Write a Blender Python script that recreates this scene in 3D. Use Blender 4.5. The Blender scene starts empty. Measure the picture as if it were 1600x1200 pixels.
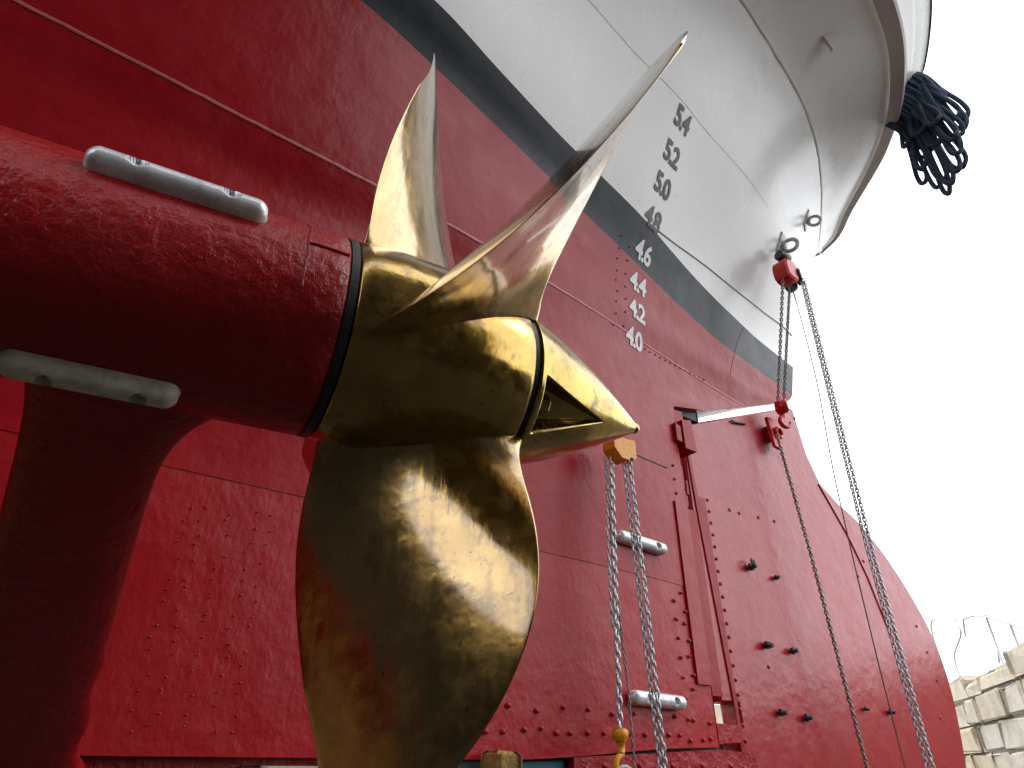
import bpy, math, random
import numpy as np
from mathutils import Vector, Matrix
random.seed(7); RNG = np.random.default_rng(7)
PI = math.pi
scene = bpy.context.scene
C = scene.collection

# ================= camera, sky, sun, exposure =================
cd = bpy.data.cameras.new('camera'); cam = bpy.data.objects.new('camera', cd); C.objects.link(cam)
cd.sensor_width = 36.0; cd.lens = 36.0*1034.64/1600.0
cd.clip_start = 0.05; cd.clip_end = 2000
cam.location = (0, 0, 0)                       # eye level is z = 0, the dock floor lies 1.65 m below
cam.rotation_euler = (math.radians(90+30.186), 0, -math.radians(36.514))
scene.camera = cam

w = bpy.data.worlds.new('World'); scene.world = w; w.use_nodes = True
nt = w.node_tree; bg = nt.nodes['Background']
SUN_EL, SUN_AZ = math.radians(50), math.radians(125)   # azimuth measured from +Y (starboard) towards +X (aft)
sky = nt.nodes.new('ShaderNodeTexSky'); sky.sky_type = 'NISHITA'; sky.sun_disc = False
sky.sun_elevation = SUN_EL; sky.sun_rotation = SUN_AZ; sky.air_density = 1.0; sky.dust_density = 3.0
mix = nt.nodes.new('ShaderNodeMix'); mix.data_type = 'RGBA'
mix.inputs['Factor'].default_value = 0.86              # closed white cloud cover over the blue
mix.inputs['B'].default_value = (19.4, 20.0, 20.8, 1)
nt.links.new(sky.outputs['Color'], mix.inputs['A']); nt.links.new(mix.outputs['Result'], bg.inputs['Color'])
bg.inputs['Strength'].default_value = 0.15

sd = bpy.data.lights.new('sun', 'SUN'); sd.energy = 0.5; sd.angle = math.radians(20); sd.color = (1, .96, .9)
sun = bpy.data.objects.new('sun', sd); C.objects.link(sun)
sdir = Vector((math.sin(SUN_AZ)*math.cos(SUN_EL), math.cos(SUN_AZ)*math.cos(SUN_EL), math.sin(SUN_EL)))
sun.rotation_euler = sdir.to_track_quat('Z', 'Y').to_euler()

scene.view_settings.view_transform = 'Standard'; scene.view_settings.look = 'None'
scene.view_settings.gamma = 1; scene.view_settings.use_curve_mapping = False
scene.view_settings.exposure = -0.06
scene.cycles.use_denoising = True
scene.cycles.max_bounces = 8

# ================= materials =================
def new_mat(name):
    m = bpy.data.materials.new(name); m.use_nodes = True
    return m, m.node_tree, m.node_tree.nodes['Principled BSDF']
def coords(t, scale=(1, 1, 1)):
    tc = t.nodes.new('ShaderNodeTexCoord'); mp = t.nodes.new('ShaderNodeMapping')
    mp.inputs['Scale'].default_value = scale
    t.links.new(tc.outputs['Object'], mp.inputs['Vector']); return mp.outputs['Vector']
def noise(t, scale, detail=4, rough=.55, sc=(1, 1, 1)):
    n = t.nodes.new('ShaderNodeTexNoise'); n.inputs['Scale'].default_value = scale
    n.inputs['Detail'].default_value = detail; n.inputs['Roughness'].default_value = rough
    t.links.new(coords(t, sc), n.inputs['Vector']); return n.outputs['Fac']
def ramp(t, fac, stops):
    r = t.nodes.new('ShaderNodeValToRGB'); e = r.color_ramp.elements
    while len(e) < len(stops): e.new(.5)
    for k, (p, c) in enumerate(stops):
        e[k].position = p; e[k].color = tuple(c)+(1,) if len(c) == 3 else c
    t.links.new(fac, r.inputs['Fac']); return r.outputs['Color']
def mixc(t, fac, a, b, mode='MIX'):
    m = t.nodes.new('ShaderNodeMix'); m.data_type = 'RGBA'; m.blend_type = mode
    if isinstance(fac, (int, float)): m.inputs['Factor'].default_value = fac
    else: t.links.new(fac, m.inputs['Factor'])
    for k, v in (('A', a), ('B', b)):
        if isinstance(v, tuple): m.inputs[k].default_value = v+(1,) if len(v) == 3 else v
        else: t.links.new(v, m.inputs[k])
    return m.outputs['Result']
def bump(t, bsdf, layers):
    prev = None
    for h, s, d in layers:
        b = t.nodes.new('ShaderNodeBump'); b.inputs['Strength'].default_value = s; b.inputs['Distance'].default_value = d
        t.links.new(h, b.inputs['Height'])
        if prev: t.links.new(prev, b.inputs['Normal'])
        prev = b.outputs['Normal']
    t.links.new(prev, bsdf.inputs['Normal'])
def ramp_f(t, fac, a, b, lo=0., hi=1.):
    r = t.nodes.new('ShaderNodeMapRange'); t.links.new(fac, r.inputs['Value'])
    r.inputs['From Min'].default_value = a; r.inputs['From Max'].default_value = b
    r.inputs['To Min'].default_value = lo; r.inputs['To Max'].default_value = hi; return r.outputs['Result']

def paint(name, base, dark, pale, rough=(.25, .45), peel=.5, run=.35, coat=.0, spots=None, blot=.5, spec=.5):
    m, t, b = new_mat(name)
    n1 = noise(t, 1.7, 5, .6, (1, 1, .6)); n2 = noise(t, 14, 4, .6)
    col = mixc(t, ramp_f(t, n1, .38, .68, 0, blot), base, dark)
    col = mixc(t, ramp_f(t, n2, .58, .78, 0, blot*.8), col, pale)
    if spots:
        n3 = noise(t, 38, 3, .5); col = mixc(t, ramp_f(t, n3, .69, .74), col, spots)
    t.links.new(col, b.inputs['Base Color'])
    t.links.new(ramp_f(t, noise(t, 5, 5, .65), .3, .7, *rough), b.inputs['Roughness'])
    bump(t, b, ([(noise(t, 26, 5, .62), .5, .012)] if 'thick' in name else [])+[(noise(t, 9, 3, .5), .35*run, .02), (noise(t, 60, 4, .6, (1, 1, .45)), peel, .004), (noise(t, 260, 2, .5), peel*.5, .0012)])
    b.inputs['Specular IOR Level'].default_value = spec
    b.inputs['Coat Weight'].default_value = coat; b.inputs['Coat Roughness'].default_value = .12
    return m
M = {}
M['red'] = paint('red_antifouling', (.36, .007, .013), (.27, .004, .009), (.42, .018, .026), (.26, .42), .20, .8, spec=.26)
M['red_low'] = paint('red_lower_plates', (.385, .008, .012), (.285, .005, .009), (.44, .018, .024), (.26, .42), .4, 1.0, spec=.30)
M['red_rudder'] = paint('red_rudder', (.42, .018, .028), (.36, .012, .020), (.46, .035, .045), (.22, .34), .22, .8, spec=.6)  # paler and pinker than the hull red: veiling glare mixed into the colour
M['red_rough'] = paint('red_antifouling_thick', (.36, .007, .010), (.25, .004, .007), (.42, .014, .018), (.24, .42), .9, 1.6, spec=.35)
M['red_pale'] = paint('scraped_red', (.60, .16, .16), (.50, .08, .09), (.65, .25, .24), (.35, .5), .5, .6)
M['black'] = paint('black_boot_top', (.008, .013, .020), (.006, .009, .014), (.018, .028, .042), (.36, .48), .06, .3, spec=.28)  # blue cast in the black stands in for reflected sky
M['white'] = paint('white_topside', (.84, .83, .80), (.80, .79, .76), (.86, .85, .82), (.24, .36), .03, .25, blot=.3, coat=.15)
M['cream'] = paint('cream_strake', (.60, .56, .52), (.52, .48, .44), (.64, .60, .56), (.35, .5), .12, .5, blot=.4)
M['tan'] = paint('tan_sealant', (.46, .37, .28), (.36, .28, .2), (.5, .42, .33), (.35, .5), .2, .5)
M['blue_edge'] = paint('dark_rail', (.05, .06, .08), (.04, .04, .05), (.07, .08, .1), (.3, .5), .2, .5)

def brass(name, streak, coat, hi, lo, dirt):
    m, t, b = new_mat(name)
    n1 = noise(t, 5, 6, .66); n2 = noise(t, 6, 6, .6, streak); n3 = noise(t, 26, 8, .7); n4 = noise(t, 2.2, 4, .6)
    col = mixc(t, ramp_f(t, n1, .40, .60), hi, lo)
    col = mixc(t, ramp_f(t, n2, .48, .70, 0, .8), col, (.24, .14, .035))
    d = ramp_f(t, n3, .52, .70, 0, dirt)
    col = mixc(t, d, col, (.17, .11, .03))
    col = mixc(t, ramp_f(t, noise(t, 70, 3, .5), .68, .74, 0, .9), col, (.05, .035, .01))
    t.links.new(col, b.inputs['Base Color'])
    t.links.new(ramp_f(t, n3, .5, .72, 1, 1-.5*dirt), b.inputs['Metallic'])
    r = t.nodes.new('ShaderNodeMath'); r.operation = 'ADD'; r.use_clamp = True
    t.links.new(ramp_f(t, n2, .35, .75, .12, .28), r.inputs[0]); t.links.new(ramp_f(t, n3, .45, .7, 0, .22*dirt), r.inputs[1])
    t.links.new(r.outputs[0], b.inputs['Roughness'])
    bump(t, b, [(n4, .3, .03), (noise(t, 7, 4, .6), .16, .012), (noise(t, 9, 4, .55, streak), .25, .004), (n3, .12, .002)])
    b.inputs['Coat Weight'].default_value = coat; b.inputs['Coat Roughness'].default_value = .1; b.inputs['Coat IOR'].default_value = 2.0
    return m
M['brass_blade'] = brass('polished_bronze_blade', (3.5, .45, 3.5), .8, (.50, .32, .10), (.33, .19, .045), .55)
M['brass_hub'] = brass('polished_bronze_hub', (1, 1, 1), .35, (.46, .285, .055), (.28, .155, .024), .75)
M['brass_cap'] = brass('tarnished_bronze_cap', (.6, 2, 2), .4, (.48, .33, .055), (.30, .19, .026), .95)

def metal(name, col, rough, bs=.3, sc=40, metallic=1.0):
    m, t, b = new_mat(name); b.inputs['Metallic'].default_value = metallic
    n = noise(t, sc, 5, .6)
    t.links.new(mixc(t, ramp_f(t, n, .35, .7), tuple(col), tuple(c*.6 for c in col)), b.inputs['Base Color'])
    t.links.new(ramp_f(t, n, .3, .7, rough*.75, rough*1.25), b.inputs['Roughness'])
    bump(t, b, [(noise(t, sc*1.5, 4, .6), bs, .002)])
    return m
M['zinc'] = metal('cast_zinc', (.84, .86, .87), .26, .5, 30, .25)
M['zinc_dull'] = metal('weathered_zinc', (.80, .74, .60), .5, 1.0, 45, .05)
M['galv'] = metal('galvanised_chain', (.70, .72, .75), .38, .3, 60, .4)
M['dark_steel'] = metal('dark_steel', (.10, .10, .11), .45, .4, 60, .8)
M['weathered_steel'] = metal('weathered_steel', (.40, .36, .35), .5, .6, 60, .3)
M['rubber'] = metal('black_seal', (.012, .012, .012), .5, .2, 60, 0)
M['orange'] = metal('orange_enamel', (.95, .38, .01), .32, .3, 60, 0)
M['hoist_red'] = metal('red_enamel', (.75, .02, .02), .3, .2, 60, 0)
M['navy'] = metal('navy_enamel', (.03, .045, .09), .4, .2, 60, 0)
M['rope'] = metal('navy_mooring_rope', (.055, .085, .14), .85, 1.0, 160, 0)  # navy raised paler and bluer, bright-sky flare put into the base
M['brown_rope'] = metal('brown_rope', (.16, .13, .11), .85, 1.0, 200, 0)
M['teal'] = paint('teal_paint', (.03, .20, .27), (.02, .15, .2), (.05, .26, .33), (.4, .6), .4, .5)
M['rail_grey'] = metal('pale_pipe', (.62, .64, .64), .45, .2, 60, 0)
M['mark_white'] = paint('white_numerals', (.78, .78, .76), (.66, .66, .65), (.8, .8, .8), (.35, .5), .4, .5)
M['mark_black'] = paint('black_numerals', (.025, .028, .03), (.02, .02, .02), (.05, .05, .05), (.35, .5), .4, .5)

def rock(name, cols, sc, dark=(.16, .14, .11), pale=(.42, .40, .35)):
    m, t, b = new_mat(name)
    oi = t.nodes.new('ShaderNodeObjectInfo')
    col = ramp(t, oi.outputs['Random'], [(k/(len(cols)-1), c) for k, c in enumerate(cols)])
    n = noise(t, sc, 8, .65); n2 = noise(t, sc*6, 6, .7)
    col = mixc(t, ramp_f(t, n, .42, .7, 0, .8), col, dark, 'MIX')
    col = mixc(t, ramp_f(t, n2, .5, .8, 0, .5), col, pale)
    t.links.new(col, b.inputs['Base Color']); b.inputs['Roughness'].default_value = .9
    bump(t, b, [(n, .8, .05), (n2, .8, .012)])
    return m
M['stone'] = rock('dock_limestone', [(.70, .58, .40), (.60, .54, .44), (.74, .61, .40), (.64, .60, .53), (.68, .61, .49)], 2.2, (.40, .35, .28), (.72, .66, .57))
M['dark_stone'] = rock('darkened_stone', [(.03, .026, .021), (.025, .024, .019), (.038, .032, .024)], 1.5, (.012, .014, .011), (.045, .04, .03))  # unseen walls coloured this dark so the bronze reflects shade
M['dark_mortar'] = rock('dark_mortar', [(.03, .028, .025), (.03, .028, .025)], 3, (.015, .015, .013), (.04, .04, .035))
M['blocker_board'] = rock('dark_blocker_board', [(.035, .03, .026), (.03, .026, .022)], 3, (.015, .013, .012), (.05, .045, .04))  # dark boards of the added light blocker behind the camera
M['mortar'] = rock('mortar', [(.22, .20, .17), (.2, .18, .16)], 4)
M['concrete'] = rock('wet_dock_floor', [(.016, .015, .014), (.02, .018, .016)], 1.2, (.010, .0095, .009), (.024, .022, .02))
M['timber'] = rock('dock_timber', [(.50, .30, .09), (.55, .34, .12)], 7, (.16, .08, .03), (.5, .33, .14))
M['pale_timber'] = rock('pale_timber', [(.50, .46, .36), (.46, .42, .33)], 7)

# ================= object helpers =================
def tag(o, label=None, cat=None, group=None, kind=None):
    for k, v in (('label', label), ('category', cat), ('group', group), ('kind', kind)):
        if v: o[k] = v
    return o
def empty(name, loc=(0, 0, 0), rot=None):
    o = bpy.data.objects.new(name, None); C.objects.link(o); o.location = loc; o.empty_display_size = .1
    if rot is not None: o.rotation_mode = 'QUATERNION'; o.rotation_quaternion = rot
    return o
class MB:
    """collects shapes, then links them as one mesh object"""
    def __init__(s): s.v = []; s.f = []; s.sm = []
    def add(s, v, f, smooth=True):
        n = len(s.v); s.v += [tuple(map(float, p)) for p in v]; s.f += [tuple(i+n for i in q) for q in f]; s.sm += [smooth]*len(f); return s
    def grid(s, P, wrap_u=False, wrap_v=False, smooth=True, flip=False):
        P = np.asarray(P); a, b = P.shape[:2]; f = []
        for i in range(a if wrap_u else a-1):
            for j in range(b if wrap_v else b-1):
                q = (i*b+j, ((i+1) % a)*b+j, ((i+1) % a)*b+(j+1) % b, i*b+(j+1) % b)
                f.append(q[::-1] if flip else q)
        return s.add(P.reshape(-1, 3), f, smooth)
    def frame(s, d):
        d = np.array(d, float); d /= np.linalg.norm(d)
        a = np.array([0, 0, 1.]) if abs(d[2]) < .9 else np.array([1., 0, 0])
        u = np.cross(a, d); u /= np.linalg.norm(u); return u, np.cross(d, u)
    def tube(s, pts, r, n=8, caps=True, smooth=True):
        pts = np.array(pts, float); rr = np.broadcast_to(np.asarray(r, float), (len(pts),))
        T = np.gradient(pts, axis=0); u, v = s.frame(T[0]); rings = []
        for p, t, q in zip(pts, T, rr):
            t = t/np.linalg.norm(t); u = u-t*(u@t); u /= np.linalg.norm(u); v = np.cross(t, u)
            a = np.arange(n)*2*PI/n
            rings.append(p+q*(np.cos(a)[:, None]*u+np.sin(a)[:, None]*v))
        k = len(s.v); s.grid(np.array(rings), wrap_v=True, smooth=smooth)
        if caps:
            s.f += [tuple(k+i for i in range(n))[::-1], tuple(k+(len(pts)-1)*n+i for i in range(n))]; s.sm += [False, False]
        return s
    def box(s, c, size, R=None, bev=0.0):
        c = np.array(c, float); h = np.array(size, float)/2; R = np.eye(3) if R is None else np.array(R)
        if bev <= 0:
            v = [c+R@(h*np.array(q)) for q in [(-1,-1,-1),(1,-1,-1),(1,1,-1),(-1,1,-1),(-1,-1,1),(1,-1,1),(1,1,1),(-1,1,1)]]
            return s.add(v, [(0,3,2,1),(4,5,6,7),(0,1,5,4),(1,2,6,5),(2,3,7,6),(3,0,4,7)], False)
        lv = []
        for z, k in ((-1, 1), (-1, 0), (1, 0), (1, 1)):
            ring = []
            hz = h[2] if k else h[2]-bev
            i = bev if k else 0
            for sx, sy in ((-1,-1),(1,-1),(1,1),(-1,1)):
                for a in ((1, 0), (0, 1)) if sx*sy > 0 else ((0, 1), (1, 0)):
                    x = h[0]-i-(bev if a[0] else 0); y = h[1]-i-(bev if a[1] else 0)
                    ring.append(c+R@np.array([sx*x, sy*y, z*hz]))
            lv.append(ring)
        lv = np.array(lv); k = len(s.v); s.grid(lv, wrap_v=True, smooth=False)
        s.f += [tuple(k+i for i in range(8))[::-1], tuple(k+24+i for i in range(8))]; s.sm += [False, False]
        return s
    def lathe(s, prof, o, d, n=24, smooth=True):
        """profile of (along, radius) about direction d from point o"""
        o = np.array(o, float); d = np.array(d, float); d /= np.linalg.norm(d); u, v = s.frame(d)
        a = np.arange(n)*2*PI/n
        P = np.array([o+d*x+r*(np.cos(a)[:, None]*u+np.sin(a)[:, None]*v) for x, r in prof])
        k = len(s.v); s.grid(P, wrap_v=True, smooth=smooth)
        if prof[0][1] > 1e-4: s.f.append(tuple(k+i for i in range(n))[::-1]); s.sm.append(False)
        if prof[-1][1] > 1e-4: s.f.append(tuple(k+(len(prof)-1)*n+i for i in range(n))); s.sm.append(False)
        return s
    def dome(s, c, n, r, h):
        return s.lathe([(-.002, r), (h*.55, r*.82), (h*.9, r*.45), (h, r*.02)], c, n, 8)
    def torus(s, c, d, R, r, n=20, m=8, arc=2*PI, start=0):
        d = np.array(d, float); u, v = s.frame(d); a = start+np.linspace(0, arc, n)
        pts = [np.array(c)+R*(math.cos(t)*u+math.sin(t)*v) for t in a]
        return s.tube(pts, r, m, caps=arc < 6.2)
    def prism(s, poly, y0, y1, smooth=False):
        """polygon in (x, z) extruded from y0 to y1"""
        n = len(poly); v = [(x, y0, z) for x, z in poly]+[(x, y1, z) for x, z in poly]
        return s.add(v, [tuple(range(n)), tuple(range(2*n-1, n-1, -1))]+[(i, i+n, (i+1) % n+n, (i+1) % n) for i in range(n)], smooth)
    def build(s, name, mat, parent=None, origin=None, recalc=False):
        me = bpy.data.meshes.new(name); V = np.array(s.v)
        off = np.zeros(3)
        if parent is not None and origin is None:
            bpy.context.view_layer.update()
            inv = parent.matrix_world.inverted(); V = np.array([inv@Vector(p) for p in V])
        elif origin is not None: off = np.array(origin, float); V = V-off
        me.from_pydata([tuple(p) for p in V], [], s.f); me.update()
        me.polygons.foreach_set('use_smooth', s.sm)
        if recalc:
            import bmesh
            b = bmesh.new(); b.from_mesh(me); bmesh.ops.recalc_face_normals(b, faces=b.faces); b.to_mesh(me); b.free()
        me.materials.append(mat); o = bpy.data.objects.new(name, me); C.objects.link(o)
        if parent is not None: o.parent = parent
        if origin is not None: o.location = origin
        return o
def basis(n, up=(1, 0, 0)):
    """rotation whose z is n and x runs along up"""
    n = np.array(n, float); n /= np.linalg.norm(n); x = np.array(up, float); x -= n*(x@n); x /= np.linalg.norm(x)
    return np.stack([x, np.cross(n, x), n], 1)
def bezier(p, n=24):
    """smooth curve through points"""
    p = np.array(p, float); q = np.vstack([2*p[0]-p[1], p, 2*p[-1]-p[-2]]); out = []
    for i in range(1, len(q)-2):
        t = np.linspace(0, 1, n, endpoint=(i == len(q)-3))[:, None]
        out.append(.5*((2*q[i])+(-q[i-1]+q[i+1])*t+(2*q[i-1]-5*q[i]+4*q[i+1]-q[i+2])*t*t+(-q[i-1]+3*q[i]-3*q[i+1]+q[i+2])*t**3))
    return np.vstack(out)
def chain_mb(mb, pts, pitch, wire, n=10, m=5):
    """oval links along a polyline, every second one turned a quarter"""
    pts = np.array(pts, float); L = np.r_[0, np.cumsum(np.linalg.norm(np.diff(pts, axis=0), axis=1))]
    k = max(2, int(L[-1]/pitch)); tw = random.uniform(0, PI)
    for i in range(k):
        sx = (i+.5)*L[-1]/k; c = np.array([np.interp(sx, L, pts[:, a]) for a in range(3)])
        e = np.array([np.interp(min(sx+.01, L[-1]), L, pts[:, a]) for a in range(3)])-np.array([np.interp(max(sx-.01, 0), L, pts[:, a]) for a in range(3)])
        d = e/np.linalg.norm(e); u, v = mb.frame(d); a = tw+(i % 2)*PI/2+random.uniform(-.15, .15)
        u, v = u*math.cos(a)+v*math.sin(a), -u*math.sin(a)+v*math.cos(a)
        hl = pitch/2+wire; hw = wire*1.9
        ring = []
        for t in np.arange(n)*2*PI/n:
            ct, st = math.cos(t), math.sin(t)
            pc = c+d*(np.sign(ct)*(hl-hw)+hw*ct if abs(ct) > 1e-6 else 0)+u*hw*st
            rad = d*ct+u*st; rad /= np.linalg.norm(rad)
            ring.append([pc+wire*(math.cos(q)*rad+math.sin(q)*v) for q in np.arange(m)*2*PI/m])
        mb.grid(np.array(ring), wrap_u=True, wrap_v=True)
    return mb
# ---- hull form: longitudinal rails (X aft, Y to starboard, Z up from eye level) lofted into one surface ----
YC = 2.45                                     # centre plane of the ship
RAILS = [
 [(-3.2,2.20,.03),(0,2.22,.03),(1.6,2.24,.03),(2.6,2.28,.08),(2.96,2.32,.09)],
 [(-3.2,2.19,.83),(0,2.21,.83),(1.6,2.24,.83),(2.6,2.28,.83),(2.96,2.32,.83)],
 [(-3.2,2.00,1.45),(0,2.08,1.45),(1.6,2.17,1.45),(2.6,2.27,1.45),(2.96,2.32,1.45)],
 [(-3.2,1.84,1.86),(0,1.98,1.88),(1.6,2.11,1.93),(2.6,2.27,1.93),(2.96,2.32,1.94)],
 [(-3.2,1.815,1.93),(0,1.955,1.95),(1.6,2.10,2.0),(2.6,2.265,2.03),(3.0,2.325,2.06),(3.27,2.345,2.03)],
 [(-3.2,1.77,2.03),(-.55,1.87,2.07),(.29,1.90,2.09),(1.10,1.97,2.14),(1.80,2.08,2.20),(2.65,2.255,2.28),(3.3,2.36,2.3),(3.93,2.43,2.3)],
 [(-3.2,1.59,2.6),(-.6,1.69,2.6),(.5,1.775,2.6),(1.5,1.95,2.61),(2.6,2.195,2.54),(3.4,2.325,2.51),(4.1,2.41,2.50),(4.60,2.437,2.582)],
 [(-3.2,1.50,2.85),(-.8,1.58,2.85),(.449,1.69,2.845),(.916,1.781,2.84),(1.305,1.87,2.84),(1.701,1.958,2.83),(2.036,2.03,2.805),(2.46,2.115,2.778),(2.788,2.182,2.75),(3.181,2.256,2.718),(3.563,2.321,2.695),(3.925,2.368,2.685),(4.29,2.405,2.667),(4.64,2.43,2.63)],
 [(-3.2,1.36,3.05),(-.8,1.45,3.05),(.752,1.608,3.045),(1.188,1.713,3.04),(1.744,1.849,3.045),(2.093,1.919,3.045),(2.556,2.01,3.03),(2.829,2.08,3.015),(3.252,2.18,2.99),(3.722,2.275,2.975),(4.219,2.37,2.975),(4.79,2.44,2.96)],
 [(-3.2,.98,3.8),(-.5,1.12,3.8),(.9,1.36,3.8),(1.643,1.481,3.8),(2.136,1.557,3.8),(2.535,1.598,3.8),(2.868,1.662,3.8),(3.499,1.761,3.8),(4.15,1.93,3.8),(4.7,2.14,3.8),(5.02,2.33,3.8),(5.14,2.45,3.8)],
 [(-3.2,.42,4.4),(-.5,.66,4.42),(1.2,.86,4.45),(2.781,1.135,4.5),(3.31,1.235,4.5),(3.758,1.332,4.5),(4.243,1.498,4.5),(4.74,1.75,4.51),(5.2,2.035,4.53),(5.60,2.30,4.6),(5.80,2.45,4.7)],
 [(-3.2,-.05,4.9),(0,.10,4.9),(1.5,.26,4.9),(2.8,.44,4.9),(3.805,.661,4.9),(4.174,.757,4.9),(4.698,1.002,4.9),(5.131,1.342,4.9),(5.652,1.952,4.9),(5.92,2.25,4.9),(5.995,2.45,4.9)],
]
TK = [0,.8,1.42,1.84,1.95,2.12,2.54,2.80,3.03,3.8,4.5,4.9]     # loft parameter of each rail

def pchip(x, y, xi):
    """monotone cubic through (x, y); y may be 2-D with one curve per column"""
    x = np.asarray(x, float); y = np.asarray(y, float); xi = np.asarray(xi, float)
    if y.ndim == 1: return pchip(x, y[:, None], xi)[:, 0]
    h = np.diff(x)[:, None]; d = np.diff(y, axis=0)/h
    m = np.zeros_like(y)
    if len(x) > 2:
        w1 = 2*h[1:]+h[:-1]; w2 = h[1:]+2*h[:-1]
        with np.errstate(divide='ignore', invalid='ignore'):
            mm = (w1+w2)/(w1/d[:-1]+w2/d[1:])
        m[1:-1] = np.where(d[:-1]*d[1:] > 0, mm, 0)
    m[0] = d[0]; m[-1] = d[-1]
    k = np.clip(np.searchsorted(x, xi)-1, 0, len(x)-2)
    hh = h[k]; t = ((xi-x[k])[:, None])/hh
    return (y[k]*(1+2*t)*(1-t)**2 + hh*m[k]*t*(1-t)**2 + y[k+1]*t*t*(3-2*t) + hh*m[k+1]*t*t*(t-1))

NS = 150
SS = np.linspace(0, 1, NS)
def rail_pts(r):
    r = np.array(r, float)
    u = np.r_[0, np.cumsum(np.linalg.norm(np.diff(r, axis=0), axis=1))]; u /= u[-1]
    return pchip(u, r, SS)
RP = np.stack([rail_pts(r) for r in RAILS])           # rails x stations x 3
def loft(ts):
    """hull surface at loft parameters ts -> (len(ts), NS, 3)"""
    return pchip(TK, RP.reshape(len(TK), -1), np.asarray(ts, float)).reshape(len(ts), NS, 3)
HT = np.linspace(0, 4.9, 246); HG = loft(HT)
def hull_at(X, Z, out=0.0):
    """point of the port side of the hull at (X, Z), moved out along the surface normal; returns point and normal"""
    d = (HG[..., 0]-X)**2+(HG[..., 2]-Z)**2
    i, j = np.unravel_index(d.argmin(), d.shape)
    i = min(max(i, 1), HG.shape[0]-2); j = min(max(j, 1), NS-2)
    p = HG[i, j]; du = (HG[i+1, j]-HG[i-1, j])/2; dv = (HG[i, j+1]-HG[i, j-1])/2
    A = np.array([[du[0], dv[0]], [du[2], dv[2]]]); b = np.array([X-p[0], Z-p[2]])
    a = np.clip(np.linalg.solve(A, b), -3, 3)
    q = p+du*a[0]+dv*a[1]
    n = np.cross(du, dv); n /= np.linalg.norm(n)
    if n[1] > 0: n = -n
    return q+n*out, n
# ---- end of hull form ----
# ================= dock: floor, walls =================
g = MB(); g.grid([[(x, y, -1.65) for y in (-60, -6.5, 9.6, 60)] for x in (-60, -10, 20, 60)], smooth=False)
tag(g.build('dock_floor', M['concrete']), kind='structure')
g = MB(); g.grid([[(x, y, -1.75) for y in (-900, -300, 300, 900)] for x in (-900, -300, 300, 900)], smooth=False)
tag(g.build('ground', M['concrete']), kind='structure')

def stone_mesh(L, H, T, jig):
    """one rough block: bevelled box with uneven corners, face towards -y"""
    b = MB(); b.box((0, 0, 0), (L, T, H), bev=.02)
    b.v = [(x+random.uniform(-jig, jig), y+random.uniform(-jig, jig), z+random.uniform(-jig, jig)) for x, y, z in b.v]
    return b
def stone_wall(name, p0, p1, z0, z1, label, course=.36, blocks=None, thick=.9, ragged=0.0, dark=False):
    """wall from p0 to p1; blocks=(s0, s1, zmin) is the stretch whose stones are laid one by one"""
    SM, MM = (M['dark_stone'], M['dark_mortar']) if dark else (M['stone'], M['mortar'])
    p0 = np.array(p0, float); p1 = np.array(p1, float); d = p1-p0; L = np.linalg.norm(d); d /= L
    n = np.array([d[1], -d[0]])                  # outer face side
    if n@(-p0) < 0: n = -n
    root = empty(name, (*p0, z0)); tag(root, label, 'wall'); R = np.stack([[d[0], d[1], 0], [-n[0], -n[1], 0], [0, 0, 1]], 1)
    c = np.r_[(p0+p1)/2-n*(thick/2+.035), (z0+z1)/2-.06]
    MB().box(c, (L, thick, z1-z0-.12), R).build('wall_core', MM, root)
    rows = int(round((z1-z0)/course)); hh = (z1-z0)/rows
    far = MB()
    for r in range(rows):
        s = -random.uniform(0, .3)
        while s < L:
            bl = random.uniform(.6, 1.6); zc = z0+(r+.5)*hh; s1 = min(s+bl, L); top = r == rows-1
            if s1-max(s, 0) > .12:
                a = max(s, 0); ln = s1-a
                pr = random.uniform(-.025, .03)
                h = hh-.022-(random.uniform(0, ragged) if top else 0)
                st = stone_mesh(ln-random.uniform(.015, .035), h-random.uniform(0, .02), .3, .02)
                pos = p0+d*(a+ln/2)+n*(pr-.13)
                one = blocks and blocks[0] < s1 and a < blocks[1] and zc > blocks[2]
                P = [R@np.array(q)+np.r_[pos, zc-(hh-.022-h)/2] for q in st.v]
                if one: MB().add(P, st.f, False).build('stone', SM, root)
                else: far.add(P, st.f, False)
            s = s1
    tag(far.build('stone_courses', SM, root), kind='stuff')
    cap = MB()
    for k in range(int(L/.8)):
        cap.box(np.r_[p0+d*(k*.8+.4)-n*(thick*.62), z1-.08+random.uniform(-.05, .04)], (.77, thick*.75, .1), R, bev=.02)
    cap.build('coping', SM, root)
    return root
stone_wall('dock_wall', (7.5, 2.2), (13.5, 6.06), -1.65, 1.10, 'pale limestone wing wall of the dock beyond the rudder, topped by thin bent railings', .31, (0, 6, -.3), ragged=.18)
stone_wall('dock_wall', (7.5, 2.2), (10.7, -3.5), -1.65, .93, 'limestone dock wall meeting the wing wall at the dark upright corner on the right edge', .34, (0, .8, -.3))
stone_wall('dock_wall', (13.0, 9.5), (-9, 9.5), -1.65, 1.15, 'far limestone side wall of the dock behind the ship, seen through the slot below the rudder post', .5)
stone_wall('dock_wall', (3.6, -4.6), (12.5, -4.6), -1.65, .9, 'lower aft stretch of the side wall behind the camera', .5, dark=True)  # kept low to let more sky light reach the rudder
stone_wall('dock_wall', (-9, -4.6), (3.6, -4.6), -1.65, 3.8, 'near side wall of the dock behind the camera, raised and darkened to block light', .5, dark=True)  # built up high and dark, out of view, to hold back light from port
stone_wall('dock_wall', (10.7, -3.6), (12.5, -4.6), -1.65, 1.0, 'short limestone end wall of the dock past the right edge', .5)
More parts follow.
